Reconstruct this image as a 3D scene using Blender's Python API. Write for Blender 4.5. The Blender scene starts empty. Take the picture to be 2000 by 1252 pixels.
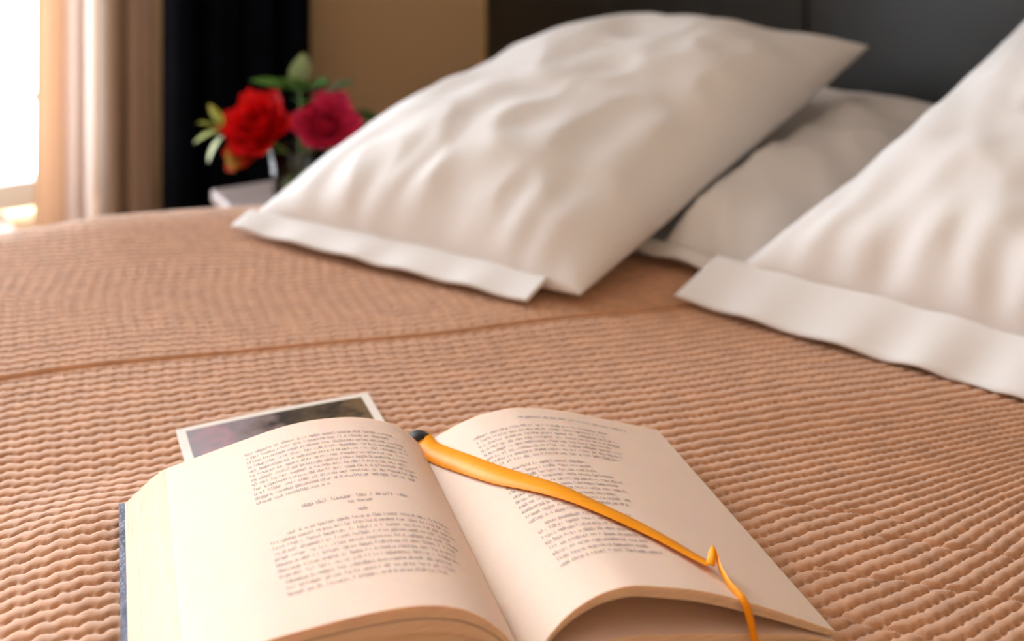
import bpy, bmesh, math, random
import numpy as np
from mathutils import Vector, Matrix, noise

scene = bpy.context.scene
R = math.radians
random.seed(7)
rng = np.random.default_rng(7)

# ------------------------------------------------------------------ camera, world, light, exposure
BZ = 0.56                       # height of the bed top above the floor
CAM_H = 0.48                    # camera above the bed top
cam_data = bpy.data.cameras.new('camera')
cam = bpy.data.objects.new('camera', cam_data)
scene.collection.objects.link(cam)
cam.location = (0, 0, BZ + CAM_H)
cam.rotation_euler = (R(90), 0, 0)
cam_data.sensor_width = 36
cam_data.lens = 2500 / 2000 * 36          # 45 mm
cam_data.shift_y = -(626 + 400) / 2000    # view camera with the front dropped: verticals stay upright
cam_data.clip_start = 0.02
cam_data.dof.use_dof = True
cam_data.dof.focus_distance = 0.80
cam_data.dof.aperture_fstop = 4.3
scene.camera = cam

scene.view_settings.view_transform = 'Standard'
scene.view_settings.look = 'None'
scene.view_settings.gamma = 1
scene.view_settings.use_curve_mapping = False
scene.view_settings.exposure = 0.0

world = bpy.data.worlds.new('world')
scene.world = world
world.use_nodes = True
bgn = world.node_tree.nodes['Background']
bgn.inputs['Color'].default_value = (0.90, 0.95, 1.0, 1)
bgn.inputs['Strength'].default_value = 14.5
scene.cycles.max_bounces = 10
scene.cycles.diffuse_bounces = 6
scene.cycles.transparent_max_bounces = 12

# room axes: u runs towards the headboard, v towards the window
U = Vector((math.cos(R(30)), math.sin(R(30)), 0))
V = Vector((-math.sin(R(30)), math.cos(R(30)), 0))
def W(u, v, z=0.0):
    p = U * u + V * v
    return Vector((p.x, p.y, z))
U_HEAD, V_WIN = 1.30, 2.37           # headboard face, window wall
U_WALL, U_FOOT, V_SIDE = 1.36, -3.3, -2.1
CEIL = 2.6
WIN_U0, WIN_U1, WIN_Z0, WIN_Z1 = -1.95, 0.52, 0.285, 2.35

# window daylight is guided by a portal (gives no light of its own)
pl = bpy.data.lights.new('window_left_offscreen', 'AREA')
pl.shape = 'RECTANGLE'; pl.size = WIN_U1 - WIN_U0; pl.size_y = WIN_Z1 - WIN_Z0
pl.cycles.is_portal = True
plo = bpy.data.objects.new('window_left_offscreen', pl)
scene.collection.objects.link(plo)
mx = Matrix((U, Vector((0, 0, 1)), V)).transposed()     # -Z of the light looks into the room (-V)
plo.matrix_world = Matrix.Translation(W((WIN_U0 + WIN_U1) / 2, V_WIN + 0.13, (WIN_Z0 + WIN_Z1) / 2)) @ mx.to_4x4()

# ------------------------------------------------------------------ helpers
COL = scene.collection
def tag(o, label=None, cat=None, group=None, kind=None):
    if label: o['label'] = label
    if cat: o['category'] = cat
    if group: o['group'] = group
    if kind: o['kind'] = kind
    return o
def empty(name, loc, label=None, cat=None, group=None, kind=None):
    o = bpy.data.objects.new(name, None); COL.objects.link(o)
    o.location = loc; o.empty_display_size = .05
    return tag(o, label, cat, group, kind)
def world_of(o):
    m = o.matrix_basis
    return m if o.parent is None else world_of(o.parent) @ o.matrix_parent_inverse @ m
def link(name, me, parent=None):
    """mesh given in world coordinates; keeps its place when parented"""
    o = bpy.data.objects.new(name, me); COL.objects.link(o)
    if parent is not None:
        o.parent = parent
        o.matrix_parent_inverse = world_of(parent).inverted()
    return o
def mesh(name, verts, faces, mats, smooth=True, midx=None):
    me = bpy.data.meshes.new(name)
    me.from_pydata([tuple(v) for v in verts], [], faces)
    for m in (mats if isinstance(mats, (list, tuple)) else [mats]): me.materials.append(m)
    if midx is not None: me.polygons.foreach_set('material_index', midx)
    me.polygons.foreach_set('use_smooth', [smooth] * len(me.polygons))
    me.update()
    return me
def obj(name, verts, faces, mats, parent=None, smooth=True, midx=None):
    return link(name, mesh(name, verts, faces, mats, smooth, midx), parent)
def bm_obj(name, bm, mat, parent=None, smooth=False):
    bmesh.ops.recalc_face_normals(bm, faces=bm.faces)
    me = bpy.data.meshes.new(name); bm.to_mesh(me); bm.free()
    me.materials.append(mat)
    me.polygons.foreach_set('use_smooth', [smooth] * len(me.polygons)); me.update()
    return link(name, me, parent)
def add_box(bm, u0, u1, v0, v1, z0, z1, bevel=0.0):
    """box in room axes"""
    vs = [bm.verts.new(W(u, v, z)) for z in (z0, z1) for v in (v0, v1) for u in (u0, u1)]
    fs = [bm.faces.new([vs[i] for i in f]) for f in ((0, 2, 3, 1), (4, 5, 7, 6), (0, 1, 5, 4), (2, 6, 7, 3), (0, 4, 6, 2), (1, 3, 7, 5))]
    if bevel:
        es = list({e for f in fs for e in f.edges})
        bmesh.ops.bevel(bm, geom=es, offset=bevel, segments=3, affect='EDGES', profile=.5)
def box(name, u0, u1, v0, v1, z0, z1, mat, parent=None, bevel=0.0):
    bm = bmesh.new(); add_box(bm, u0, u1, v0, v1, z0, z1, bevel)
    return bm_obj(name, bm, mat, parent, smooth=False)
def tube_data(pts, radii, n=8):
    pts = [Vector(p) for p in pts]; vs = []; fs = []
    up = Vector((0, 0, 1))
    for i, p in enumerate(pts):
        t = (pts[min(i + 1, len(pts) - 1)] - pts[max(i - 1, 0)]).normalized()
        a = t.cross(up if abs(t.z) < .9 else Vector((1, 0, 0))).normalized(); b = t.cross(a)
        r = radii[i] if isinstance(radii, (list, tuple)) else radii
        for k in range(n):
            th = 2 * math.pi * k / n
            vs.append(p + (a * math.cos(th) + b * math.sin(th)) * r)
    for i in range(len(pts) - 1):
        for k in range(n):
            k2 = (k + 1) % n
            fs.append((i * n + k, i * n + k2, (i + 1) * n + k2, (i + 1) * n + k))
    fs.append(tuple(range(n - 1, -1, -1))); fs.append(tuple((len(pts) - 1) * n + k for k in range(n)))
    return vs, fs
def lathe_data(prof, center, n=32):
    vs = []; fs = []
    for r, z in prof:
        for k in range(n):
            th = 2 * math.pi * k / n
            vs.append((center[0] + r * math.cos(th), center[1] + r * math.sin(th), center[2] + z))
    for i in range(len(prof) - 1):
        for k in range(n):
            k2 = (k + 1) % n
            fs.append((i * n + k, i * n + k2, (i + 1) * n + k2, (i + 1) * n + k))
    return vs, fs
def smoothstep(a, b, x):
    t = np.clip((x - a) / (b - a), 0, 1); return t * t * (3 - 2 * t)

# ------------------------------------------------------------------ materials
def new_mat(name):
    m = bpy.data.materials.new(name); m.use_nodes = True
    return m, m.node_tree.nodes, m.node_tree.links, m.node_tree.nodes['Principled BSDF']
def mat(name, col, rough=.7, var=.0, vscale=20, bump=0, bscale=200, bdist=.001, stretch=(1, 1, 1), sheen=0, metallic=0, spec=.5, sheen_tint=None):
    m, N, Lk, P = new_mat(name)
    P.inputs['Roughness'].default_value = rough
    P.inputs['Metallic'].default_value = metallic
    P.inputs['Specular IOR Level'].default_value = spec
    if sheen:
        P.inputs['Sheen Weight'].default_value = sheen; P.inputs['Sheen Roughness'].default_value = .5
        if sheen_tint: P.inputs['Sheen Tint'].default_value = (*sheen_tint, 1)
    tc = N.new('ShaderNodeTexCoord'); mp = N.new('ShaderNodeMapping')
    mp.inputs['Scale'].default_value = stretch
    Lk.new(tc.outputs['Object'], mp.inputs['Vector'])
    if var:
        nz = N.new('ShaderNodeTexNoise'); nz.inputs['Scale'].default_value = vscale; nz.inputs['Detail'].default_value = 4
        Lk.new(mp.outputs[0], nz.inputs['Vector'])
        cr = N.new('ShaderNodeValToRGB')
        cr.color_ramp.elements[0].position = .3; cr.color_ramp.elements[1].position = .7
        cr.color_ramp.elements[0].color = (*[c * (1 - var) for c in col], 1)
        cr.color_ramp.elements[1].color = (*[min(1, c * (1 + var)) for c in col], 1)
        Lk.new(nz.outputs['Fac'], cr.inputs['Fac']); Lk.new(cr.outputs['Color'], P.inputs['Base Color'])
    else:
        P.inputs['Base Color'].default_value = (*col, 1)
    if bump:
        n2 = N.new('ShaderNodeTexNoise'); n2.inputs['Scale'].default_value = bscale; n2.inputs['Detail'].default_value = 3
        Lk.new(mp.outputs[0], n2.inputs['Vector'])
        b = N.new('ShaderNodeBump'); b.inputs['Strength'].default_value = bump; b.inputs['Distance'].default_value = bdist
        Lk.new(n2.outputs['Fac'], b.inputs['Height']); Lk.new(b.outputs['Normal'], P.inputs['Normal'])
    return m
def translucent_mat(name, col, tcol, fac, bump=.2, bscale=400):
    m, N, Lk, P = new_mat(name)
    P.inputs['Base Color'].default_value = (*col, 1); P.inputs['Roughness'].default_value = .85
    tr = N.new('ShaderNodeBsdfTranslucent'); tr.inputs['Color'].default_value = (*tcol, 1)
    mx_ = N.new('ShaderNodeMixShader'); mx_.inputs[0].default_value = fac
    nz = N.new('ShaderNodeTexNoise'); nz.inputs['Scale'].default_value = bscale
    b = N.new('ShaderNodeBump'); b.inputs['Strength'].default_value = bump; b.inputs['Distance'].default_value = .0005
    Lk.new(nz.outputs['Fac'], b.inputs['Height']); Lk.new(b.outputs['Normal'], P.inputs['Normal'])
    Lk.new(P.outputs[0], mx_.inputs[1]); Lk.new(tr.outputs[0], mx_.inputs[2])
    Lk.new(mx_.outputs[0], N['Material Output'].inputs['Surface'])
    return m
def glass_mat(name, tint=(1, 1, 1), rough=.02):
    m, N, Lk, P = new_mat(name)
    N.remove(P)
    t = N.new('ShaderNodeBsdfTransparent'); t.inputs['Color'].default_value = (*tint, 1)
    g = N.new('ShaderNodeBsdfGlossy'); g.inputs['Roughness'].default_value = rough
    fr = N.new('ShaderNodeFresnel'); fr.inputs['IOR'].default_value = 1.35
    mx_ = N.new('ShaderNodeMixShader')
    Lk.new(fr.outputs[0], mx_.inputs[0]); Lk.new(t.outputs[0], mx_.inputs[1]); Lk.new(g.outputs[0], mx_.inputs[2])
    Lk.new(mx_.outputs[0], N['Material Output'].inputs['Surface'])
    return m

M = dict(
    wall=mat('wall_paint', (.72, .53, .32), .8, var=.03, vscale=3, bump=.1, bscale=150),
    white_wall=mat('pale_wall_paint', (.72, .53, .32), .8, var=.03, vscale=3, bump=.1, bscale=150),
    ceiling=mat('ceiling_paint', (.82, .78, .72), .9, var=.02, vscale=2),
    floor=mat('oak_floor', (.32, .18, .09), .45, var=.25, vscale=6, stretch=(1, 12, 1), bump=.15, bscale=30),
    frame=mat('window_frame_paint', (.90, .89, .87), .4, var=.02),
    sill=mat('stone_sill', (.80, .72, .64), .5, var=.08, vscale=30),
    glass=glass_mat('window_glass'),
    vase=glass_mat('vase_glass', (.86, .92, .88)),
    water=glass_mat('vase_water', (.80, .88, .78)),
    cotton=mat('white_cotton', (.76, .755, .76), .85, var=.02, vscale=8, bump=.25, bscale=700, bdist=.0004, sheen=.15),
    spread=mat('tan_matelasse', (.53, .275, .15), .8, var=.13, vscale=60, bump=.5, bscale=900, bdist=.0006, sheen=.45, sheen_tint=(.92, .90, .88)),
    mattress=mat('mattress_ticking', (.75, .72, .68), .9, var=.04),
    darkwood=mat('dark_wood', (.035, .022, .016), .4, var=.3, vscale=8, stretch=(1, 10, 1)),
    panel=mat('charcoal_leatherette', (.012, .014, .014), .5, var=.1, vscale=10, bump=.25, bscale=350, bdist=.0004),
    brass=mat('brushed_brass', (.75, .52, .22), .35, metallic=1.0, var=.05),
    paper=mat('cream_paper', (.79, .605, .50), .8, var=.015, vscale=30, bump=.08, bscale=600, bdist=.0003),
    edge=mat('cut_page_edges', (.76, .56, .40), .85, var=.15, vscale=60, stretch=(1, 1, 30), bump=.4, bscale=120, bdist=.0006),
    fore=mat('cream_page_edges', (.76, .56, .40), .85, var=.10, vscale=60, stretch=(1, 1, 30), bump=.4, bscale=120, bdist=.0006),
    ink=mat('faded_ink', (.36, .29, .27), .8, var=.3, vscale=400),
    cloth_board=mat('slate_blue_book_cloth', (.15, .17, .25), .35, var=.4, vscale=90, bump=.4, bscale=500),
    spine=mat('black_book_cloth', (.012, .011, .012), .6, var=.2, vscale=50),
    satin=mat('orange_satin', (.95, .34, .004), .5, var=.06, vscale=80, spec=.25, bump=.2, bscale=900, bdist=.0002, stretch=(1, 6, 1)),
    trim=mat('pale_gold_trim', (.85, .66, .36), .4, metallic=.3),
    card=mat('card_border', (.80, .74, .68), .6, var=.03),
    navy=mat('navy_blackout_cloth', (.0018, .003, .007), .95, var=.3, vscale=15, bump=.2, bscale=500, spec=.08),
    stone_top=mat('pale_grey_lacquer', (.50, .46, .47), .3, var=.04, vscale=12),
    red=mat('red_petal', (.68, .002, .006), .6, var=.25, vscale=60, spec=.2),
    pink=mat('pink_petal', (.70, .03, .12), .6, var=.25, vscale=60, spec=.25),
    stem=mat('green_stem', (.10, .20, .04), .6, var=.2),
    leaf=mat('green_leaf', (.06, .20, .03), .4, var=.3, vscale=40),
    leaf_dark=mat('dark_green_leaf', (.018, .075, .012), .4, var=.3, vscale=40),
    leaf_pale=mat('pale_green_leaf', (.38, .48, .26), .5, var=.2, vscale=40),
    bud=mat('lime_bud', (.36, .42, .08), .5, var=.25, vscale=60),
    lamp_metal=mat('lamp_brass', (.6, .45, .25), .3, metallic=1.0),
)
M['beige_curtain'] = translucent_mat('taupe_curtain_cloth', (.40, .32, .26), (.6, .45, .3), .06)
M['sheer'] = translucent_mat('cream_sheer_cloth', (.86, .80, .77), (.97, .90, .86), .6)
M['border'] = translucent_mat('tan_lit_edge_cloth', (.70, .56, .45), (.9, .70, .54), .45)  # tan colour stands in for light glowing through the curtain's edge

for k_, sc_ in (('paper', .004), ('edge', .004), ('fore', .003)):
    P_ = M[k_].node_tree.nodes['Principled BSDF']
    P_.inputs['Subsurface Weight'].default_value = .55
    P_.inputs['Subsurface Radius'].default_value = (1.0, .38, .10)
    P_.inputs['Subsurface Scale'].default_value = sc_

# postcard picture: a dim garden print with pale mauve on one side and dark foliage on the other
def card_picture():
    m, N, Lk, P = new_mat('postcard_print')
    P.inputs['Roughness'].default_value = .35
    tc = N.new('ShaderNodeTexCoord'); sp = N.new('ShaderNodeSeparateXYZ'); Lk.new(tc.outputs['UV'], sp.inputs[0])
    nz = N.new('ShaderNodeTexNoise'); nz.inputs['Scale'].default_value = 9; nz.inputs['Detail'].default_value = 6
    Lk.new(tc.outputs['UV'], nz.inputs['Vector'])
    ad = N.new('ShaderNodeMath'); ad.operation = 'MULTIPLY_ADD'; ad.inputs[1].default_value = .55; ad.inputs[2].default_value = -.28
    Lk.new(nz.outputs['Fac'], ad.inputs[0])
    a2 = N.new('ShaderNodeMath'); Lk.new(sp.outputs[0], a2.inputs[0]); Lk.new(ad.outputs[0], a2.inputs[1])
    cr = N.new('ShaderNodeValToRGB'); e = cr.color_ramp.elements
    e[0].position = .0; e[0].color = (.28, .26, .28, 1); e[1].position = .95; e[1].color = (.17, .11, .055, 1)
    for p, c in ((.16, (.42, .26, .30, 1)), (.28, (.26, .22, .24, 1)), (.42, (.20, .14, .13, 1)), (.52, (.03, .022, .02, 1)), (.68, (.10, .07, .04, 1)), (.80, (.028, .02, .016, 1))):
        x = e.new(p); x.color = c
    Lk.new(a2.outputs[0], cr.inputs['Fac']); Lk.new(cr.outputs['Color'], P.inputs['Base Color'])
    return m
M['picture'] = card_picture()

# ------------------------------------------------------------------ room shell
def struct(o): o['kind'] = 'structure'; return o
struct(box('floor', U_FOOT, U_WALL, V_SIDE, V_WIN, -.1, 0, M['floor']))
struct(box('ceiling', U_FOOT, U_WALL, V_SIDE, V_WIN, CEIL, CEIL + .1, M['ceiling']))
struct(box('wall_headboard', U_WALL, U_WALL + .12, V_SIDE - .12, V_WIN + .25, -.1, CEIL + .1, M['wall']))
struct(box('wall_foot', U_FOOT - .12, U_FOOT, V_SIDE - .12, V_WIN + .25, -.1, CEIL + .1, M['white_wall']))
struct(box('wall_side', U_FOOT, U_WALL, V_SIDE - .12, V_SIDE, -.1, CEIL + .1, M['white_wall']))
bm = bmesh.new()
add_box(bm, U_FOOT, WIN_U0, V_WIN, V_WIN + .25, -.1, CEIL + .1)
add_box(bm, WIN_U1, U_WALL, V_WIN, V_WIN + .25, -.1, CEIL + .1)
add_box(bm, WIN_U0, WIN_U1, V_WIN, V_WIN + .25, -.1, WIN_Z0 - .02)
add_box(bm, WIN_U0, WIN_U1, V_WIN, V_WIN + .25, WIN_Z1, CEIL + .1)
struct(bm_obj('wall_window', bm, M['wall']))
struct(box('baseboard_window', U_FOOT, U_HEAD - .07, V_WIN - .015, V_WIN, 0, .09, M['frame'], bevel=.003))
win = empty('window_1', W((WIN_U0 + WIN_U1) / 2, V_WIN + .12, WIN_Z0), kind='structure')
bm = bmesh.new()
fv0, fv1 = V_WIN + .10, V_WIN + .15
add_box(bm, WIN_U0, WIN_U0 + .05, fv0, fv1, WIN_Z0, WIN_Z1); add_box(bm, WIN_U1 - .05, WIN_U1, fv0, fv1, WIN_Z0, WIN_Z1)
add_box(bm, WIN_U0, WIN_U1, fv0, fv1, WIN_Z0, WIN_Z0 + .05); add_box(bm, WIN_U0, WIN_U1, fv0, fv1, WIN_Z1 - .05, WIN_Z1)
bm_obj('window_frame', bm, M['frame'], win)
ncol = 3
cw = (WIN_U1 - WIN_U0 - .1) / ncol
for k in range(1, ncol):
    uc = WIN_U0 + .05 + cw * k
    box('mullion', uc - .025, uc + .025, fv0, fv1, WIN_Z0 + .05, WIN_Z1 - .05, M['frame'], win)
for k in range(ncol):
    a = WIN_U0 + .05 + cw * k + (.025 if k else 0); b = WIN_U0 + .05 + cw * (k + 1) - (.025 if k < ncol - 1 else 0)
    box('glazing_bar', a, b, fv0 + .012, fv1 - .012, .476, .488, M['frame'], win)
    box('pane', a, b, fv0 + .022, fv0 + .028, WIN_Z0 + .05, .476, M['glass'], win)
    box('pane', a, b, fv0 + .022, fv0 + .028, .488, WIN_Z1 - .05, M['glass'], win)
box('window_sill', WIN_U0 - .04, .365, V_WIN - .26, V_WIN + .10, WIN_Z0 - .24, WIN_Z0, M['sill'], win, bevel=.004)

# ------------------------------------------------------------------ bed
BU0, BU1, BV0, BV1 = -.78, 1.285, -.137, 1.463       # mattress top outline
COS, SIN = math.cos(R(15.5)), math.sin(R(15.5))
O_B = np.array([-.0632, .88607]); W_B = np.array([-.2994, .95413]); C_B = np.array([.95413, .2994])   # book frame: gutter head, up-page, across
def bed_xy_to_uv(X, Y): return X * U.x + Y * U.y, X * V.x + Y * V.y
def bed_height(X, Y):
    """soft shape of the bed top above BZ, without the quilting"""
    X = np.asarray(X, float); Y = np.asarray(Y, float)
    u, v = bed_xy_to_uv(X, Y)
    z = (-.006 - np.clip(.11 * (u - .475), -.018, .020)) * smoothstep(1.0, 1.42, v)
    z = z + .0025 * np.sin(7.1 * u + 2.0 * v + .5) * np.sin(6.3 * v - 1.5 * u) + .0015 * np.sin(17 * u + 9 * v)
    dx, dy = X - O_B[0], Y - O_B[1]
    d = -(dx * C_B[0] + dy * C_B[1]); s = -(dx * W_B[0] + dy * W_B[1])
    inbook = smoothstep(-.10, .0, s) * smoothstep(.34, .25, s) * smoothstep(-.26, -.19, d) * smoothstep(.31, .215, d)
    plane = np.clip(.002 + .052 * d, 0, .0125)
    z = z * (1 - inbook) + plane * inbook
    # a soft swell in front of the pillows
    z = z + .004 * np.exp(-((X - .2) ** 2 / .05 + (Y - 1.02) ** 2 / .004))
    return z
def relief(X, Y, amp):
    p = X * COS + Y * SIN
    q = -X * SIN + Y * COS
    q = q - .85 * np.clip(X - .03, 0, None) ** 2 * smoothstep(1.02, .84, Y)
    q = q + .003 * np.sin(9 * p + 4 * q) + .0016 * np.sin(31 * p - 11 * q)
    S, Pd = .0116, .0128
    ph = q / S
    calm = smoothstep(-.02, .16, X)
    ph = ph + (.09 - .045 * calm) * np.sin(2 * np.pi * p / Pd + 2.6 * np.sin(.35 * ph + 1.0)) + .05 * np.sin(2 * np.pi * p / (Pd * 3.3) + q * 60)
    row = np.floor(ph); ty = ph - row
    h1 = np.sin(row * 12.9898) * 43758.5453; off = h1 - np.floor(h1)
    ps = p / Pd + .75 * (ty - .5) + off * .5 + .12 * np.sin(p * 60 + row * 2.1)
    tx = ps - np.floor(ps)
    ridge = np.clip(np.sin(np.pi * ty), 0, 1) ** .26
    pod = .86 + .08 * calm + (.14 - .08 * calm) * np.clip(np.sin(np.pi * tx), 0, 1) ** .4
    edge_d = np.minimum(ty, 1 - ty)
    g = p / (Pd * .5) + off
    pit = np.exp(-(((g - np.floor(g)) - .5) ** 2 / .03 + edge_d ** 2 / .012))
    z = amp * (ridge * pod - 1.0 - (.5 + .35 * calm) * pit)
    # a few puckers where the cloth is pulled askew
    for (x0, y0, x1, y1) in ((.165, .760, .300, .705), (.175, .800, .330, .760), (.23, .835, .40, .79), (.17, .875, .27, .850)):
        ex, ey = x1 - x0, y1 - y0; ll = math.hypot(ex, ey); ex /= ll; ey /= ll
        al = (X - x0) * ex + (Y - y0) * ey; ac = -(X - x0) * ey + (Y - y0) * ex + .0018 * np.sin(al * 160)
        z = z - amp * .75 * np.exp(-(ac / .0014) ** 2) * smoothstep(0, .02, al) * smoothstep(ll, ll - .03, al)
    z = z - .0045 * np.exp(-((q - 1.124) / .0035) ** 2)      # seam between two widths of cloth
    return z

bed = empty('bed', W((BU0 + BU1) / 2, (BV0 + BV1) / 2, 0), 'double bed with dark wooden base under the tan quilted bedspread', 'bed')
box('bed_base', BU0 + .03, BU1 - .01, BV0 + .03, BV1 - .03, .10, .30, M['darkwood'], bed, bevel=.01)
box('mattress', BU0 + .012, BU1 - .012, BV0 + .012, BV1 - .012, .302, BZ - .042, M['mattress'], bed, bevel=.035)
for uu in (BU0 + .12, BU1 - .12):
    for vv in (BV0 + .12, BV1 - .12):
        vs, fs = tube_data([W(uu, vv, 0), W(uu, vv, .10)], [.022, .03], 12)
        obj('leg', vs, fs, M['darkwood'], bed)

def spread_axis(a0, a1, lo, hi, fine, fine_lo, fine_hi, mid=None):
    """parameter values: coarse outside, fine between fine_lo and fine_hi"""
    xs = [lo]
    while xs[-1] < hi:
        x = xs[-1]
        if fine_lo <= x <= fine_hi: st = fine
        else:
            dist = max(fine_lo - x, x - fine_hi, 0)
            st = min(.020, fine + .09 * dist)
            if x < fine_lo: st = min(st, max(fine, (fine_lo - x) * .5 + 1e-4))
        xs.append(x + st)
    xs[-1] = hi
    return np.array(xs)
def fold(a, a0, a1, r=.026):
    """arc-length parameter to (position, drop): flat between a0 and a1, rounded edge, hanging side"""
    pos = a.copy(); drop = np.zeros_like(a)
    for sgn, e in ((-1, a0), (1, a1)):
        dd = (a - e) * sgn
        m1 = dd > 0
        th = np.clip(dd / r, 0, math.pi / 2)
        hang = np.clip(dd - r * math.pi / 2, 0, None)
        pos = np.where(m1, e + sgn * r * np.sin(th), pos)
        drop = np.where(m1, r * (1 - np.cos(th)) + hang, drop)
    return pos, drop
HANG = .36
au = spread_axis(0, 0, BU0 - .02 - HANG, BU1 - .004, .0013, -.22, .92)
av = spread_axis(0, 0, BV0 - .02 - HANG, BV1 + .02 + HANG, .0013, .22, 1.42)
pu, du = fold(au, BU0, 9.0); pv, dv = fold(av, BV0, BV1)
gu, gv = np.meshgrid(pu, pv, indexing='ij')
drop = np.maximum(*np.meshgrid(du, dv, indexing='ij'))
X = gu * U.x + gv * V.x; Y = gu * U.y + gv * V.y
stu = np.gradient(au); stv = np.gradient(av)
res = np.maximum(*np.meshgrid(stu, stv, indexing='ij'))
amp = .0042 * np.clip((.0062 - res) / .0035, 0, 1) * (drop < .01)
zb = bed_height(X, Y) * np.clip(1 - drop / .1, 0, 1)
zr = relief(X, Y, amp) * np.clip(1 - drop / .02, 0, 1)
Z = BZ + zb + zr - drop
# soft hanging folds on the sides
au2, av2 = np.meshgrid(au, av, indexing='ij')
sway = .004 * np.clip((drop - .03) / .2, 0, 1)
side = np.sign(gv - (BV0 + BV1) / 2)
onv = np.meshgrid(du, dv, indexing='ij'); isv = onv[1] >= onv[0]
off_v = np.where(isv, side * sway * (1 + np.sin(au2 * 22)), 0); off_u = np.where(~isv, -sway * (1 + np.sin(av2 * 22)), 0)
X = X + off_v * V.x + off_u * U.x; Y = Y + off_v * V.y + off_u * U.y
nu, nv = X.shape
co = np.stack([X, Y, Z], -1).reshape(-1, 3).astype(np.float32)
idx = np.arange(nu * nv).reshape(nu, nv)
quads = np.stack([idx[:-1, :-1], idx[1:, :-1], idx[1:, 1:], idx[:-1, 1:]], -1).reshape(-1, 4)
me = bpy.data.meshes.new('bedspread')
me.vertices.add(len(co)); me.vertices.foreach_set('co', co.ravel())
me.loops.add(quads.size); me.loops.foreach_set('vertex_index', quads.ravel().astype(np.int32))
me.polygons.add(len(quads)); me.polygons.foreach_set('loop_start', np.arange(0, quads.size, 4, dtype=np.int32))
me.polygons.foreach_set('use_smooth', np.ones(len(quads), bool))
me.update(calc_edges=True); me.validate()
me.materials.append(M['spread'])
spread = link('bedspread', me)
tag(spread, 'tan quilted bedspread with wavy raised rows covering the bed', 'bedspread')

# headboard: upholstered panels side by side
hb = empty('headboard', W(U_HEAD + .03, .9, 0), 'dark upholstered headboard of tall panels behind the white pillows', 'headboard')
edges_v = [V_WIN - .004, 1.90, 1.40, .90, .40, -.10, -.60, -1.1]
for k, (a, b) in enumerate(zip(edges_v[:-1], edges_v[1:])):
    o = box('panel', U_HEAD, U_HEAD + .055, b + .002, a - .002, .02, 1.35, M['panel'], hb, bevel=.006)

box('edge_trim', U_HEAD - .004, U_HEAD + .055, V_WIN - .0035, V_WIN - .0005, .02, 1.35, M['trim'], hb)

# ------------------------------------------------------------------ curtains
def curtain(name, u0, u1, vc, amp, nfold, mat_, label, phase=0., depth_var=.3, z0=.02, z1=2.42, skew=0.):
    n = nfold * 22; m = 14
    vs = []; fs = []
    for j in range(m + 1):
        fz = j / m; z = z0 + (z1 - z0) * fz
        for i in range(n + 1):
            a = i / n
            w = 2 * math.pi * nfold * a + phase
            fold_ = math.sin(w) + .28 * math.sin(2.3 * w + 1.1) + .1 * math.sin(fz * 5 + w)
            vs.append(W(u0 + (u1 - u0) * a + .012 * math.cos(w) + skew * (1 - fz) * (1 - a), vc + amp * fold_ * (.75 + .25 * (1 - fz)), z))
    for j in range(m):
        for i in range(n):
            k = j * (n + 1) + i
            fs.append((k, k + 1, k + n + 2, k + n + 1))
    root = empty(name, W((u0 + u1) / 2, vc, 0), label, 'curtain')
    o = obj('curtain_cloth', vs, fs, mat_, root)
    md = o.modifiers.new('thickness', 'SOLIDIFY'); md.thickness = .002
    for k in range(nfold * 2):
        uu = u0 + (u1 - u0) * (k + .5) / (nfold * 2)
        a, b = ring_data(W(uu, V_WIN - .12, 2.45), .019, .003)
        obj('curtain_ring', a, b, M['lamp_metal'], root)
    return root
def ring_data(c, Rr, r, n=16, m=6):
    vs = []; fs = []
    for i in range(n):
        th = 2 * math.pi * i / n
        for j in range(m):
            ph = 2 * math.pi * j / m
            rr = Rr + r * math.cos(ph)
            vs.append(c + V * (rr * math.cos(th)) + Vector((0, 0, rr * math.sin(th))) + U * (r * math.sin(ph)))
    for i in range(n):
        for j in range(m):
            fs.append((i * m + j, ((i + 1) % n) * m + j, ((i + 1) % n) * m + (j + 1) % m, i * m + (j + 1) % m))
    return vs, fs
sheer = curtain('sheer_curtain', .432, .466, V_WIN - .12, .007, 2, M['sheer'], 'cream sheer curtain with a tan strip for its lit edge at the edge of the window', phase=1.2)
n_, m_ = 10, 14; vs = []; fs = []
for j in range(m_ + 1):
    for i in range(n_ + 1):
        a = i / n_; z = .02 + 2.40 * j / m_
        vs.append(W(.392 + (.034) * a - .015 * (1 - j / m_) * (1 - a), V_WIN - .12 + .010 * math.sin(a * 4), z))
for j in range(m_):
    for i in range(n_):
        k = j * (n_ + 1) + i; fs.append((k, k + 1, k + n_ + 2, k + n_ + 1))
o = obj('border', vs, fs, M['border'], sheer)  # strip carrying the painted glow of the sheer's window edge
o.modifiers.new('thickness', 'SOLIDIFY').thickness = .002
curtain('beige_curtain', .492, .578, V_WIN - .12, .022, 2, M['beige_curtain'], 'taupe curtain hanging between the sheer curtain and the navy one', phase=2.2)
curtain('navy_curtain', .588, .862, V_WIN - .12, .030, 4, M['navy'], 'dark navy blackout curtain hanging behind the bunch of roses', phase=.6)
vs, fs = tube_data([W(WIN_U0 - .15, V_WIN - .12, 2.45), W(.95, V_WIN - .12, 2.45)], .012, 12)
rod = empty('curtain_rod', W(0, V_WIN - .12, 2.45), 'brass curtain rod above the window', 'curtain rod')
obj('rod', vs, fs, M['lamp_metal'], rod)
for uu in (WIN_U0 - .1, .93):
    vs, fs = tube_data([W(uu, V_WIN - .12, 2.45), W(uu, V_WIN, 2.45)], .008, 8)
    obj('bracket', vs, fs, M['lamp_metal'], rod)

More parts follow.
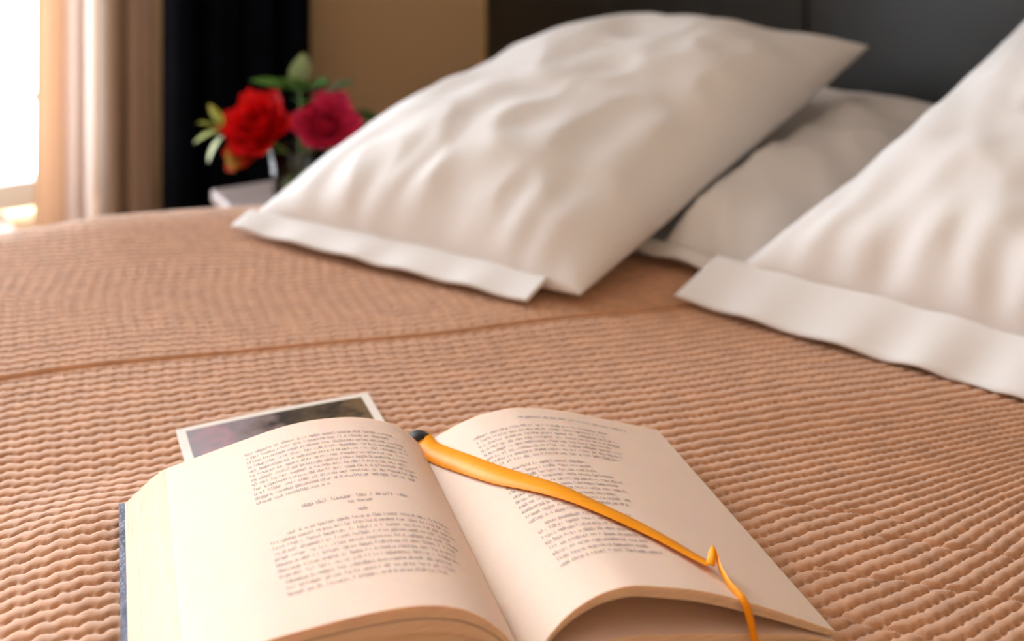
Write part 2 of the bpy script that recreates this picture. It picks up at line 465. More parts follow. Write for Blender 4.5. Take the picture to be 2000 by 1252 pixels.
# ------------------------------------------------------------------ pillows
def pillow(name, label, base_a, base_b, top_b, top_a, T, mat_, flange=.035, up=.62, seed=0, ceil=None, crease=1.0, tip=.0, wrinkle=1.0, pinch=.045, tip_b=None):
    """base_a-base_b: lower edge (flange included), top_a/top_b: upper corners; z above the bed"""
    A, B, Cc, D = [Vector((p[0], p[1], p[2])) for p in (base_a, base_b, top_b, top_a)]
    side_len = ((D - A).length + (Cc - B).length) / 2
    b_start = flange / side_len
    nrm = (B - A).cross(D - A).normalized()
    if nrm.z < 0: nrm = -nrm
    def mid(a, b):          # a,b in 0..1
        return (A * (1 - a) + B * a) * (1 - b) + (D * (1 - a) + Cc * a) * b
    na, nb = 96, 110
    rnd = Vector((seed * 3.1, seed * 1.7, seed))
    def clampz(p, lower):
        hz = float(bed_height(p.x, p.y))
        zmin = hz + (.0005 if lower else .004)
        if p.z < zmin: p.z = zmin
        if ceil and not lower:
            c = ceil(p.x, p.y)
            if c is not None and p.z > c: p.z = max(c, zmin)
        uu = p.x * U.x + p.y * U.y
        if uu > U_HEAD - .003:
            k = U_HEAD - .003 - uu; p.x += U.x * k; p.y += U.y * k
        return Vector((p.x, p.y, p.z + BZ))
    tops = []; bots = []
    for j in range(nb + 1):
        for i in range(na + 1):
            a = -math.cos(math.pi * i / na) * .35 + (2 * i / na - 1) * .65
            b = -math.cos(math.pi * j / nb) * .35 + (2 * j / nb - 1) * .65
            aa = a * (1 - pinch * (1 - b * b)); bb = b * (1 - .03 * (1 - a * a))
            f_ = (max(0, 1 - abs(a) ** 2.9) ** .54) * (max(0, 1 - abs(b) ** 2.9) ** .54)
            p0 = mid((aa + 1) / 2, b_start + (1 - b_start) * (bb + 1) / 2)
            q = Vector((a * 1.3, b * 1.6, 0)) + rnd
            n1 = noise.noise(q * 1.4) * .010 + noise.noise(q * 3.1 + Vector((5, 1, 2))) * .004
            # gathers fanning from the lower seam and soft diagonal drags
            g = math.sin(a * 26 + 3 * noise.noise(q * 2)) * math.exp(-(b + 1) * 4.5) * .0042
            g += math.sin((a * 5 + b * 9) + 4 * noise.noise(q * 1.2)) * .0030 * (1 - a * a) * (1 - b * b)
            ridge = -abs(noise.noise(q * 2.2 + Vector((9, 3, 1)))) * .010
            fm = min(1, f_ * 1.6)
            hgt = T * f_
            ptop = p0 + nrm * (hgt * up + (n1 + g * wrinkle + ridge * crease) * fm)
            pbot = p0 - nrm * (hgt * (1 - up))
            tops.append(clampz(ptop, False)); bots.append(clampz(pbot, True))
    vs = list(tops); W1 = na + 1; bi = {}
    for j in range(nb + 1):
        for i in range(na + 1):
            k = j * W1 + i
            if i in (0, na) or j in (0, nb): bi[k] = k
            else: bi[k] = len(vs); vs.append(bots[k])
    fs = []
    for j in range(nb):
        for i in range(na):
            k = j * W1 + i; q = (k, k + 1, k + W1 + 1, k + W1)
            fs.append(q); fs.append(tuple(bi[x] for x in reversed(q)))
    root = empty(name, Vector((*((A + B) / 2).xy, BZ)), label, 'pillow', 'white pillows at the head of the bed')
    obj('pillow_cover', vs, fs, mat_, root)
    # flange: double hem running past the lower seam, a little wavy
    fv = []; nf = 120; mf = 10
    for lay in (0, 1):
        for j in range(mf + 1):
            fb = j / mf
            for i in range(nf + 1):
                a = -tip + (1 + tip + (tip if tip_b is None else tip_b)) * i / nf
                e = 2 * min(max(a, 0), 1) - 1
                inner = b_start + (1 - b_start) * (.03 * (1 - e * e)) / 2 * 1.0
                p = mid(a, inner * 1.15 * (1 - fb) + (-.004) * fb)
                wv = (.0022 * math.sin(a * 34 + seed) + .003 * noise.noise(Vector((a * 9, seed, 0)))) * (.3 + .7 * fb)
                p = p + nrm * (wv * wrinkle + .006 * (1 - fb)) + nrm * (.0022 if lay == 0 else -.0004)
                h_ = float(bed_height(p.x, p.y)) + (.0032 if lay == 0 else .0010)
                if p.z < h_: p.z = h_
                fv.append(Vector((p.x, p.y, p.z + BZ)))
    ff = []; nw = nf + 1; half = nw * (mf + 1)
    for j in range(mf):
        for i in range(nf):
            k = j * nw + i
            ff.append((k, k + nw, k + nw + 1, k + 1)); ff.append((half + k, half + k + 1, half + k + nw + 1, half + k + nw))
    for i in range(nf):
        k = mf * nw + i; ff.append((k, half + k, half + k + 1, k + 1))
        ff.append((i, i + 1, half + i + 1, half + i))
    for j in range(mf):
        for i in (0, nf):
            k = j * nw + i; ff.append((k, k + nw, half + k + nw, half + k) if i else (k, half + k, half + k + nw, k + nw))
    obj('flange', fv, ff, mat_, root)
    return root, mid, nrm

lp = ((-.306, 1.405, .006), (.048, 1.180, .006), (.442, 1.58, .170), (.075, 1.78, .142))
pillow('pillow', 'plump white pillow with hemmed lower edge, leaning on another pillow in front of the roses', *lp, .145, M['cotton'], flange=.022, up=.62, seed=1, tip=.0, tip_b=-.09, wrinkle=.6)
LA, LB, LC, LD = [Vector(p) for p in lp]
Ln = (LB - LA).cross(LD - LA).normalized()
def under_left(x, y):
    if Ln.z == 0: return None
    z = LA.z - (Ln.x * (x - LA.x) + Ln.y * (y - LA.y)) / Ln.z
    # only below the footprint of the left pillow
    e1 = (LB - LA).xy; e2 = (LC - LB).xy; r = Vector((x, y)) - LB.xy
    cross = e2.x * r.y - e2.y * r.x
    if cross < -.010: return None
    return z - .062 * min(1, max(0, (cross + .010) / .03)) + .05 * (1 - min(1, max(0, (cross + .010) / .03)))
pillow('pillow', 'white pillow lying flat, half hidden between the two leaning pillows', (-.05, 1.52, .010), (.258, 1.205, .008), (.585, 1.600, .078), (.265, 1.88, .03), .11, M['cotton'], flange=.004, up=.6, seed=2, ceil=under_left)
pillow('pillow', 'white pillow with wide flange and pointed corner, flange lying on the bedspread', (.172, 1.196, .006), (.498, .925, .006), (.81, 1.16, .255), (.588, 1.44, .236), .12, M['cotton'], flange=.046, up=.62, seed=3, tip=.05, wrinkle=1.0, crease=.5, pinch=.16)

# ------------------------------------------------------------------ open book
BL = .2402
RF = np.array([(0, .0299), (.008, .0325), (.0195, .0383), (.0395, .0447), (.0662, .047), (.0993, .0404), (.1394, .0272), (.1785, .014)])
RN = np.array([(0, .032), (.0075, .0440), (.0187, .0547), (.0357, .0626), (.055, .0649), (.0913, .0558), (.1125, .048), (.145, .0332), (.1785, .0163)])
LF = np.array([(0, .0299), (.006, .037), (.0151, .0463), (.0326, .0531), (.0499, .0571), (.0753, .0586), (.0965, .0569), (.1238, .0511), (.1578, .0435), (.1707, .0405)])
LN = np.array([(0, .032), (.0077, .0465), (.02, .06), (.0343, .0693), (.0482, .0737), (.0621, .0758), (.0802, .0762), (.1023, .0752), (.1328, .0727), (.1578, .067), (.1707, .063)])
RLF = np.array([(0, .0265), (.0195, .0340), (.0395, .0392), (.0662, .0405), (.0993, .0340), (.1394, .0218), (.1785, .0105)])
RLN = np.array([(0, .026), (.0249, .0395), (.045, .0390), (.0617, .0375), (.1064, .0298), (.1605, .0187), (.1785, .0115)])
def smooth_prof(A, n=60):
    x = np.linspace(0, A[-1, 0], n); y = np.interp(x, A[:, 0], A[:, 1])
    k = np.array([1, 2, 3, 2, 1]) / 9
    for _ in range(3):
        yp = np.pad(y, 2, mode='reflect', reflect_type='odd'); y = np.convolve(yp, k, 'valid')
    return x / A[-1, 0], y, A[-1, 0]
PR = {k: smooth_prof(a) for k, a in dict(RF=RF, RN=RN, LF=LF, LN=LN, RLF=RLF, RLN=RLN).items()}
def lerp_prof(f, n, a, t):
    e = t ** 1.15
    return np.interp(a, *PR[f][:2]) * (1 - e) + np.interp(a, *PR[n][:2]) * e
def top_left(a, t): return lerp_prof('LF', 'LN', a, t)
def top_right(a, t): return lerp_prof('RF', 'RN', a, t)
def low_right(a, t):
    e = t ** 2.2
    return np.interp(a, *PR['RLF'][:2]) * (1 - e) + np.interp(a, *PR['RLN'][:2]) * e
def board_left(a, t): return .0095 + .0115 * a
def board_right(a, t): return .0072 + 0 * a
def bk(d, s, z):
    """book coordinates: d across from the gutter (+ right), s down the page from the head, z above the bed top"""
    p = O_B + d * C_B - s * W_B
    return Vector((p[0], p[1], z + BZ))
book = empty('open_book', bk(0, BL / 2, 0), 'thick open book with cream pages and orange ribbon lying on the bedspread', 'book')
def slab(name, sgn, ftop, fbot, wtop, wbot, t0, t1, mats, parent, na=44, nt=30, top_m=0, bot_m=0):
    vs = []; fs = []; mi = []
    for fn, wd in ((ftop, wtop), (fbot, wbot)):
        for j in range(nt + 1):
            t = t0 + (t1 - t0) * j / nt
            for i in range(na + 1):
                a = i / na
                vs.append(bk(sgn * a * wd, t * BL, float(fn(a, min(max(t, 0), 1)))))
    w1 = na + 1; h = w1 * (nt + 1)
    def add(q, m):
        fs.append(q if sgn > 0 else tuple(reversed(q))); mi.append(m)
    for j in range(nt):
        for i in range(na):
            k = j * w1 + i
            add((k, k + w1, k + w1 + 1, k + 1), top_m); add((h + k, h + k + 1, h + k + w1 + 1, h + k + w1), bot_m)
        k = j * w1 + na; add((k, k + w1, h + k + w1, h + k), 2)
        k = j * w1; add((k, h + k, h + k + w1, k + w1), 0)
    for i in range(na):
        k = i; add((k, k + 1, h + k + 1, h + k), 1)
        k = nt * w1 + i; add((k, h + k, h + k + 1, k + 1), 1)
    o = obj(name, vs, fs, mats, parent, True, mi)
    md = o.modifiers.new('crisp', 'EDGE_SPLIT'); md.split_angle = R(40)
    return o
pm = [M['paper'], M['edge'], M['fore']]
NL = 9
sheaf_left = None
for k in range(NL):
    f0, f1 = k / NL, (k + 1) / NL
    g = .0007
    def ft(a, t, f=f1): return board_left(a, t) + (top_left(a, t) - board_left(a, t)) * f
    def fb(a, t, f=f0): return board_left(a, t) + (top_left(a, t) - board_left(a, t)) * f + g
    jt = random.uniform(-.0005, .0005) if k < NL - 1 else 0
    wt = .1707 + (1 - f1) ** .8 * .0255; wb = .1707 + (1 - f0) ** .8 * .0255
    jn = (-.009, .004)[k % 2] + random.uniform(-.003, .003) if k < NL - 1 else .0
    o = slab('page_sheaf', -1, ft, fb, wt + jt, wb + jt, .0 + jn * .3, 1 + jn, pm, book)
    sheaf_left = o
def thick(a): return .0030 + .0034 * np.sin(np.pi * np.clip(a, 0, 1)) ** .6
sheaf_right = slab('page_sheaf', 1, lambda a, t: top_right(a, t), lambda a, t: top_right(a, t) - thick(a) * .45, .1785, .1785, 0, 1, pm, book)
slab('page_sheaf', 1, lambda a, t: top_right(a, t) - thick(a) * .45 - .0002, lambda a, t: top_right(a, t) - thick(a), .1783, .1780, 0, .997, pm, book)
NR = 5
for k in range(NR):
    f0, f1 = k / NR, (k + 1) / NR
    jn = random.uniform(-.004, .006)
    slab('page_sheaf', 1, lambda a, t, f=f1: board_right(a, t) + (low_right(a, t) - board_right(a, t)) * f,
         lambda a, t, f=f0: board_right(a, t) + (low_right(a, t) - board_right(a, t)) * f + .00025, .1775 + .002 * (1 - f1), .1775 + .002 * (1 - f0), .0, 1 + jn, pm, book)
bmats = [M['cloth_board']] * 3
slab('cover_board', -1, lambda a, t: .0092 + .0117 * a, lambda a, t: .0062 + .0117 * a, .1998, .1998, -.014, 1.014, bmats, book, 10, 6)
slab('cover_board', 1, lambda a, t: .0070 + 0 * a, lambda a, t: .0040 + 0 * a, .1770, .1770, .002, .998, bmats, book, 10, 6)
# spine cloth: a shallow trough showing dark at the head of the gutter
vs = []; fs = []; n = 16
for lay in (0, 1):
    for t, kz in ((-.05, 1), (-.012, .95), (-.004, .2), (1.03, .2)):
        for i in range(n + 1):
            a = -1 + 2 * i / n
            vs.append(bk(a * .022, t * BL, .0085 + .0265 * (1 - a * a) * kz - (.0022 if lay else 0)))
w1 = n + 1; nt_ = 4; hh = w1 * nt_
for j in range(nt_ - 1):
    for i in range(n):
        k = j * w1 + i
        fs += [(k, k + w1, k + w1 + 1, k + 1), (hh + k, hh + k + 1, hh + k + w1 + 1, hh + k + w1)]
    for i in (0, n):
        k = j * w1 + i; fs.append((k, hh + k, hh + k + w1, k + w1))
for i in range(n):
    for k in (i, (nt_ - 1) * w1 + i): fs.append((k, k + 1, hh + k + 1, hh + k))
obj('spine', vs, fs, M['spine'], book)

# illegible print: strokes laid on the paper
GL = [  # strokes of a few letter-like shapes in a unit cell (x0,y0,x1,y1)
    [(0, 0, 0, 1), (0, 1, .8, 1), (.8, 1, .8, 0)], [(0, 0, .8, 0), (0, 0, 0, 1), (0, 1, .8, 1), (.8, 0, .8, 1)],
    [(0, 0, .8, 0), (0, 0, 0, 1), (0, 1, .8, 1), (0, .5, .7, .5)], [(.4, 0, .4, 1)], [(.4, 0, .4, 1.7)], [(0, 0, 0, 1.7), (0, 1, .8, 1), (.8, 1, .8, 0), (0, 0, .8, 0)],
    [(.2, 0, .2, 1.5), (0, 1, .7, 1)], [(0, 1, 0, 0), (0, 0, .8, 0), (.8, 0, .8, 1)], [(0, 0, 0, 1), (0, .9, .6, 1)], [(0, 1, .7, 1), (0, .5, .7, .5), (.7, .5, .7, 0), (0, 0, .7, 0)],
    [(0, 0, .8, 0), (.8, 0, .8, 1.7), (0, 0, 0, 1), (0, 1, .8, 1)], [(0, -.6, 0, 1), (0, 1, .8, 1), (.8, 1, .8, 0), (0, 0, .8, 0)]]
def text_part(sgn, ftop, wd, lines, parent, xh=.0019, adv=.00175, sw=.00038):
    """lines: (s, d_left, d_right) in signed book coordinates, left to right"""
    vs = []; fs = []
    def put(d, s):
        a = abs(d) / wd; t = s / BL
        return bk(d, s, float(ftop(a, t)) + .00022)
    for ln in lines:
        s, dl, dr = ln[:3]; k = ln[3] if len(ln) > 3 else 1.0
        d = dl
        while d < dr - adv * 2 * k:
            nl = random.choice((1, 2, 2, 3, 3, 4, 5, 5, 6, 7, 8))
            for _ in range(nl):
                if d > dr: break
                for (x0, y0, x1, y1) in random.choice(GL):
                    ax, ay, bx_, by_ = d + x0 * adv * .85 * k, s - y0 * xh * k, d + x1 * adv * .85 * k, s - y1 * xh * k
                    h = sw * k / 2
                    if abs(ax - bx_) < 1e-9: c4 = [(ax - h, ay), (ax + h, ay), (bx_ + h, by_), (bx_ - h, by_)]
                    else: c4 = [(ax, ay + h), (bx_, by_ + h), (bx_, by_ - h), (ax, ay - h)]
                    b0 = len(vs); vs.extend(put(*q) for q in c4); fs.append((b0, b0 + 1, b0 + 2, b0 + 3))
                d += adv * k
            d += adv * .8 * k
    o = obj('printed_text', vs, fs, M['ink'], parent, False)
    o['label'] = 'faded grey lines of small print'
    return o
def para(s0, s1, step, dl, dr, last=.6, indent=0., rag=.004):
    out = []; s = s0
    while s <= s1 + 1e-6:
        end = dr - random.uniform(0, rag)
        if s + step > s1 + 1e-6: end = dl + (dr - dl) * last
        out.append((s, dl + (indent if s == s0 else 0), end)); s += step
    return out
left_lines = para(.024, .1005, .0064, -.122, -.020, .45) + [(.1150, -.098, -.036, 1.25)] + [(.1215, -.072, -.058)] + [(.132, -.068, -.063, 1.1)]
left_lines += para(.141, .186, .0064, -.120, -.016, .95, .01) + para(.1925, .2085, .0064, -.118, -.026, .9)
text_part(-1, top_left, .1707, left_lines, sheaf_left)
right_lines = [(.0165, .066, .146)] + para(.030, .078, .0064, .030, .128, .9) + para(.086, .150, .0064, .030, .108, .55, .008, .018) + para(.158, .2075, .0064, .031, .098, .9, .006, .014)
text_part(1, top_right, .1785, right_lines, sheaf_right)

# ribbon marker
def ribbon():
    pts = [(.0015, -.004, .001), (.003, .012, .0012), (.009, .03, .0012), (.016, .050, .0012), (.031, .090, .0012), (.053, .127, .0014), (.074, .157, .0016), (.095, .1835, .0018), (.109, .203, .0022), (.1155, .2135, .0034)]
    P3 = []
    for d, s, o in pts:
        a = abs(d) / .1785
        P3.append(bk(d, s, float(top_right(a, min(max(s / BL, 0), 1))) + o))
    # resample smoothly
    def catmull(Q, n):
        out = []
        for i in range(len(Q) - 1):
            p0, p1, p2, p3 = Q[max(i - 1, 0)], Q[i], Q[i + 1], Q[min(i + 2, len(Q) - 1)]
            for k in range(n):
                t = k / n
                out.append(.5 * ((2 * p1) + (p2 - p0) * t + (2 * p0 - 5 * p1 + 4 * p2 - p3) * t * t + (3 * p1 - p0 - 3 * p2 + p3) * t ** 3))
        out.append(Q[-1]); return out
    up = Vector((0, 0, 1))
    def strip(Q, widths, wdirs):
        vs = []; fs = []
        n = len(Q)
        for lay in (0, 1):
            for i, p in enumerate(Q):
                tan = (Q[min(i + 1, n - 1)] - Q[max(i - 1, 0)]).normalized()
                wd = (wdirs[i] - tan * wdirs[i].dot(tan)).normalized(); nn = tan.cross(wd)
                for sg in (-1, 0, 1):
                    vs.append(p + wd * sg * widths[i] / 2 + nn * ((.00015 if lay else -.00015) + (.0002 if sg == 0 else 0) * (1 if nn.z > 0 else -1)))
        h = 3 * n
        for i in range(n - 1):
            for c in (0, 1):
                k = 3 * i + c
                fs += [(k, k + 1, k + 4, k + 3), (h + k, h + k + 3, h + k + 4, h + k + 1)]
            fs += [(3 * i, 3 * i + 3, h + 3 * i + 3, h + 3 * i), (3 * i + 2, h + 3 * i + 2, h + 3 * i + 5, 3 * i + 5)]
        return vs, fs
    Q = catmull(P3, 8)
    # surface-following side direction
    wdirs = []
    for i, p in enumerate(Q):
        tan = (Q[min(i + 1, len(Q) - 1)] - Q[max(i - 1, 0)]).normalized()
        d_, s_ = [(p.xy - Vector(O_B)).dot(Vector(C_B)), -(p.xy - Vector(O_B)).dot(Vector(W_B))]
        a = min(max(d_ / .1785, 0.0), .98); t = min(max(s_ / BL, 0), 1)
        e1 = bk(a * .1785 + .002, s_, float(top_right(a + .002 / .1785, t))) - bk(a * .1785, s_, float(top_right(a, t)))
        e2 = bk(a * .1785, s_ + .002, float(top_right(a, min(t + .002 / BL, 1)))) - bk(a * .1785, s_, float(top_right(a, t)))
        nn = e2.cross(e1).normalized()
        if nn.z < 0: nn = -nn
        wdirs.append(tan.cross(nn))
        Q[i] = p + nn * .0004
    wid = [.0150 - .0060 * min(1, max(0, (i / len(Q) - .55) / .45)) for i in range(len(Q))]
    vs, fs = strip(Q, wid, wdirs)
    root = obj('ribbon', vs, fs, M['satin'], book)
    root['label'] = 'orange satin ribbon marker across the right page'
    tz = lambda d, s: float(top_right(d / .1785, min(s / BL, 1)))
    T3 = [bk(.1155, .2135, tz(.1155, .2135) + .0036), bk(.1190, .2085, tz(.119, .2085) + .0060), bk(.1225, .2005, tz(.1225, .2005) + .0082), bk(.1232, .2055, tz(.1232, .2055) + .0072), bk(.1205, .217, tz(.1205, .217) + .0045), bk(.1195, .230, tz(.1195, .230) + .0025), bk(.1215, .2425, tz(.1215, .2402) + .0008), bk(.1240, .2455, tz(.124, .2402) - .008), bk(.1262, .2462, tz(.126, .2402) - .019)]
    Q = catmull(T3, 8); n = len(Q)
    wdirs = []
    for i in range(n):
        f = i / (n - 1)
        hor = Vector((C_B[0], C_B[1], 0)); ver = Vector((.25, -.15, 1))
        wdirs.append((hor * (1 - smoothstep(.05, .35, f)) + ver * smoothstep(.05, .35, f) * (1 - smoothstep(.6, .85, f)) + hor * smoothstep(.6, .85, f)))
    vs, fs = strip(Q, [.0052 - .0010 * min(1, i / n * 2) for i in range(n)], wdirs)
    obj('ribbon_tail', vs, fs, M['satin'], root)
ribbon()

# ------------------------------------------------------------------ postcard behind the book
def postcard():
    A = Vector((-.2505, .953)); e = Vector((.9218, .3873)); f = Vector((.3873, -.9218)); w, h = .148, .104
    def pt(a, b, dz):
        p = A + e * (a * w) + f * (b * h)
        return Vector((p.x, p.y, BZ + float(bed_height(p.x, p.y)) + .0012 + .004 * (1 - b) ** 2 + dz))
    root = empty('postcard', pt(.5, .5, 0), 'glossy postcard with dark photo and white border behind the open book', 'postcard')
    def sheet(name, a0, a1, b0, b1, z0, z1, m, uv=False):
        n = 10; vs = []; fs = []
        for dz in (z1, z0):
            for j in range(n + 1):
                for i in range(n + 1):
                    vs.append(pt(a0 + (a1 - a0) * i / n, b0 + (b1 - b0) * j / n, dz))
        q = n + 1; hh = q * q
        for j in range(n):
            for i in range(n):
                k = j * q + i
                fs += [(k, k + q, k + q + 1, k + 1), (hh + k, hh + k + 1, hh + k + q + 1, hh + k + q)]
        for i in range(n):
            fs += [(i, i + 1, hh + i + 1, hh + i), (n * q + i, hh + n * q + i, hh + n * q + i + 1, n * q + i + 1), (i * q, hh + i * q, hh + (i + 1) * q, (i + 1) * q), (i * q + n, (i + 1) * q + n, hh + (i + 1) * q + n, hh + i * q + n)]
        o = obj(name, vs, fs, m, root, False)
        if uv:
            ul = o.data.uv_layers.new(name='UVMap')
            for lp_ in o.data.loops:
                k = lp_.vertex_index % hh; ul.data[lp_.index].uv = ((k % q) / n, 1 - (k // q) / n)
        return o
    sheet('card', 0, 1, 0, 1, 0, .0004, M['card'])
    sheet('picture', .045, .955, .05, .95, .00045, .0006, M['picture'], True)
postcard()

# ------------------------------------------------------------------ side table, vase and roses
TC_U, TC_V, TH = .713, 1.676, .16
TZ = BZ - .095
tb = empty('side_table', W(TC_U, TC_V, 0), 'small square side table with pale grey top between bed and curtain', 'table')
box('table_top', TC_U - TH, TC_U + TH, TC_V - TH, TC_V + TH, TZ - .018, TZ, M['stone_top'], tb, bevel=.003)
box('apron', TC_U - TH + .02, TC_U + TH - .02, TC_V - TH + .02, TC_V + TH - .02, TZ - .075, TZ - .018, M['darkwood'], tb)
for a in (-1, 1):
    for b in (-1, 1):
        box('leg', TC_U + a * (TH - .035) - .014, TC_U + a * (TH - .035) + .014, TC_V + b * (TH - .035) - .014, TC_V + b * (TH - .035) + .014, 0, TZ - .075, M['darkwood'], tb)
VX, VY = -.2905, 1.745
vc = Vector((VX, VY, TZ))
va = empty('vase', vc, 'clear glass tumbler vase holding the roses on the side table', 'vase')
prof = [(.0, .0), (.031, .0), (.033, .003), (.036, .05), (.040, .096), (.0385, .0965), (.0345, .05), (.031, .008), (.0, .007)]
vs, fs = lathe_data(prof, vc, 40); obj('glass', vs, fs, M['vase'], va)
vs, fs = lathe_data([(0, .0085), (.0300, .0085), (.0335, .05), (.034, .056), (0, .056)], vc, 40); obj('water', vs, fs, M['water'], va)

def petal_mesh(name, m, w, h, cup, curl, ruffle, seed):
    """petal: base at origin, grows up +z and leans out along +x"""
    n, k = 12, 10; vs = []; fs = []
    rr = random.Random(seed)
    ph = rr.uniform(0, 6)
    for j in range(k + 1):
        b = j / k
        wid = w * (math.sin(math.pi * min(.97, .12 + b * .72)) ** .8)
        for i in range(n + 1):
            a = -1 + 2 * i / n
            x = cup * math.sin(b * 1.5) - curl * b ** 3 * -1 + .12 * w * 0
            yy = a * wid / 2
            bend = -(a * a) * wid * .35
            rf = ruffle * math.sin(a * 9 + ph) * b ** 2
            z = h * (b - .12 * b * b * a * a) * (1 - .25 * curl / max(h, 1e-4) * b)
            vs.append((x + bend + rf, yy, z + rf * .5))
    for j in range(k):
        for i in range(n):
            q = j * (n + 1) + i; fs.append((q, q + 1, q + n + 2, q + n + 1))
    return mesh(name, vs, fs, m)
def leaf_mesh(name, m, l, w, bend=.3):
    n, k = 4, 12; vs = []; fs = []
    for j in range(k + 1):
        b = j / k; wd = w * math.sin(math.pi * b) ** .75 * (1 - .25 * b)
        for i in range(n + 1):
            a = -1 + 2 * i / n
            vs.append((a * wd / 2, l * b, -bend * l * b * b + .12 * wd * abs(a)))
    for j in range(k):
        for i in range(n):
            q = j * (n + 1) + i; fs.append((q, q + 1, q + n + 2, q + n + 1))
    return mesh(name, vs, fs, m)
def add_leaf(me_, base, direction, roll, parent, name='leaf', scale=1.0):
    o = bpy.data.objects.new(name, me_); COL.objects.link(o); o.parent = parent
    d = Vector(direction).normalized()
    x = d.cross(Vector((0, 0, 1))); x = x.normalized() if x.length > .01 else Vector((1, 0, 0))
    z = x.cross(d)
    rot = Matrix((x, d, z)).transposed().to_4x4() @ Matrix.Rotation(roll, 4, 'Y')
    o.matrix_basis = Matrix.Translation(Vector(base) - parent.location) @ rot @ Matrix.Scale(scale, 4)
    return o
MOUTH = vc + Vector((0, 0, .09))
def rose(label, center, radius, m, tilt, seed, layers, ruffle):
    root = empty('rose', center, label, 'flower')
    rr = random.Random(seed)
    rot0 = Matrix.Rotation(tilt[0], 4, 'X') @ Matrix.Rotation(tilt[1], 4, 'Y')
    for li, (cnt, rad, hh, cup, curl) in enumerate(layers):
        me_ = petal_mesh('petal', m, radius * rad, radius * hh, radius * cup, radius * curl, radius * ruffle, seed * 10 + li)
        for k in range(cnt):
            o = bpy.data.objects.new('petal', me_); COL.objects.link(o); o.parent = root
            th = 2 * math.pi * (k + .5 * (li % 2)) / cnt + rr.uniform(-.2, .2)
            s = rr.uniform(.9, 1.1)
            o.matrix_basis = rot0 @ Matrix.Rotation(th, 4, 'Z') @ Matrix.Translation((radius * .04 * li, 0, -radius * .55)) @ Matrix.Rotation(rr.uniform(-.12, .12), 4, 'X') @ Matrix.Scale(s, 4)
    down = rot0 @ Vector((0, 0, -radius * .5))
    a = center + down
    foot = Vector((vc.x + rr.uniform(-.015, .015), vc.y + rr.uniform(-.015, .015), TZ + .012))
    mid = Vector((MOUTH.x + (a.x - MOUTH.x) * .35, MOUTH.y + (a.y - MOUTH.y) * .35, MOUTH.z))
    if (mid.xy - vc.xy).length > .03: mid.xy = vc.xy + (mid.xy - vc.xy).normalized() * .03
    vs, fs = tube_data([foot, (foot + mid) / 2, mid, mid * .4 + a * .6, a], [.0022, .0022, .0022, .0024, .003], 8)
    obj('stem', vs, fs, M['stem'], root)
    sm = leaf_mesh('sepal', M['leaf'], radius * .7, radius * .28, .1)
    for k in range(5):
        th = 2 * math.pi * k / 5
        dr = rot0 @ Vector((math.cos(th), math.sin(th), .25))
        add_leaf(sm, a + dr * .002, dr, 0, root, 'sepal')
    return root
RL = [(6, 1.7, 1.05, .95, .45), (6, 1.6, 1.2, .72, .30), (6, 1.4, 1.3, .50, .18), (5, 1.1, 1.35, .30, .08), (4, .8, 1.4, .14, .02), (3, .5, 1.4, .04, .0)]
def vpt(px, py, Y):
    return Vector(((px - 1000) / 2500 * Y, Y, BZ + CAM_H - (py + 400) * Y / 2500))
rose('large scarlet rose in full bloom in the glass vase', Vector((-.342, 1.730, BZ + .030)), .037, M['red'], (.75, -.15), 3, RL, .06)
rose('deep pink rose beside the scarlet one in the glass vase', Vector((-.254, 1.745, BZ + .030)), .034, M['pink'], (.80, .12), 5, RL, .05)
rose('small orange-red rose hanging low under the scarlet rose', Vector((-.362, 1.725, BZ + .000)), .021, mat('orange_red_petal', (.62, .045, .008), .55, var=.3, vscale=60), (1.0, -.5), 8, RL[:5], .05)

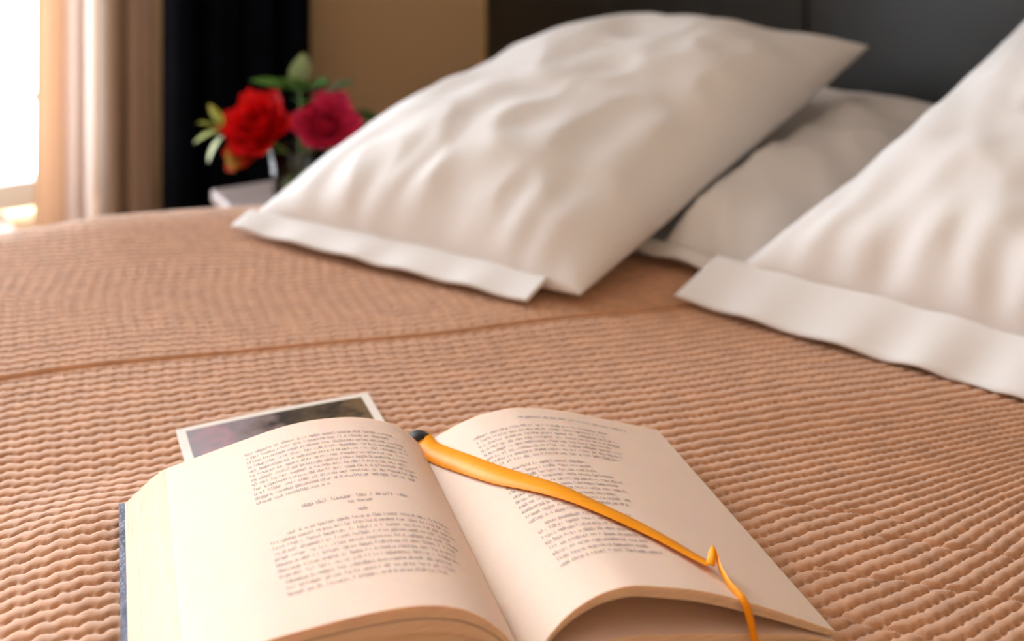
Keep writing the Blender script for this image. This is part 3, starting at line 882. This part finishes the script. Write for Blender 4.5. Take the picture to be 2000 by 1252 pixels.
def sprig(label, tip, leaves, m, stem_m, sway=.0):
    foot = Vector((vc.x + random.uniform(-.016, .016), vc.y + random.uniform(-.012, .012), TZ + .011))
    tip = Vector(tip)
    mid = Vector((vc.x + max(-.028, min(.028, (tip.x - vc.x) * .3)), vc.y + .006, MOUTH.z + .002))
    root = empty('leaf_sprig', foot, label, 'foliage')
    vs, fs = tube_data([foot, (foot + mid) / 2, mid, mid * .5 + tip * .5 + Vector((0, 0, sway)), tip], [.0018, .0018, .0017, .0015, .001], 6)
    obj('stem', vs, fs, stem_m, root)
    for (off, dr, l, w, roll, bend) in leaves:
        add_leaf(leaf_mesh('leaf', m, l, w, bend), tip + Vector(off), dr, roll, root)
    return root
Yf = 1.755
sprig('pale green leaf standing tallest above the roses', vpt(586, 178, Yf), [((0, 0, 0), (.05, -.1, 1), .056, .040, .2, .1)], M['leaf_pale'], M['stem'])
sprig('mid green leaves fanned behind and above the roses', vpt(588, 180, Yf - .005), [((0, -.01, 0), (-.25, -.5, .5), .055, .050, .1, .15), ((.0, -.01, 0), (.55, -.5, .45), .058, .048, .3, .15), ((-.008, -.01, .004), (-1, -.3, .42), .062, .036, -.2, .1), ((.006, -.01, -.01), (.1, -.8, .3), .045, .04, 0, .2)], M['leaf'], M['stem'])
sprig('dark green leaves beside the pink rose against the tan wall', vpt(630, 188, Yf + .03), [((0, 0, 0), (.8, -.3, .5), .055, .040, .2, .1), ((.035, 0, -.025), (1, -.2, -.1), .050, .036, .2, .1), ((.04, 0, -.035), (.7, -.3, -.55), .055, .038, .2, .1), ((-.01, 0, 0), (.25, -.4, .6), .045, .036, .1, .2)], M['leaf_dark'], M['stem'])
sprig('lime green buds and leaves drooping beside the scarlet rose', vpt(440, 250, Yf - .03), [((-.006, 0, 0), (-.25, -.3, .9), .042, .024, .2, .1), ((-.004, 0, -.004), (-.8, -.4, -.1), .040, .030, .1, .2), ((-.002, 0, -.010), (-.5, -.4, -.6), .040, .028, .3, .2), ((.012, 0, -.022), (.1, -.4, -.8), .036, .026, .0, .1), ((-.008, 0, .0), (-.55, -.5, .35), .036, .026, .0, .1)], M['bud'], M['stem'])
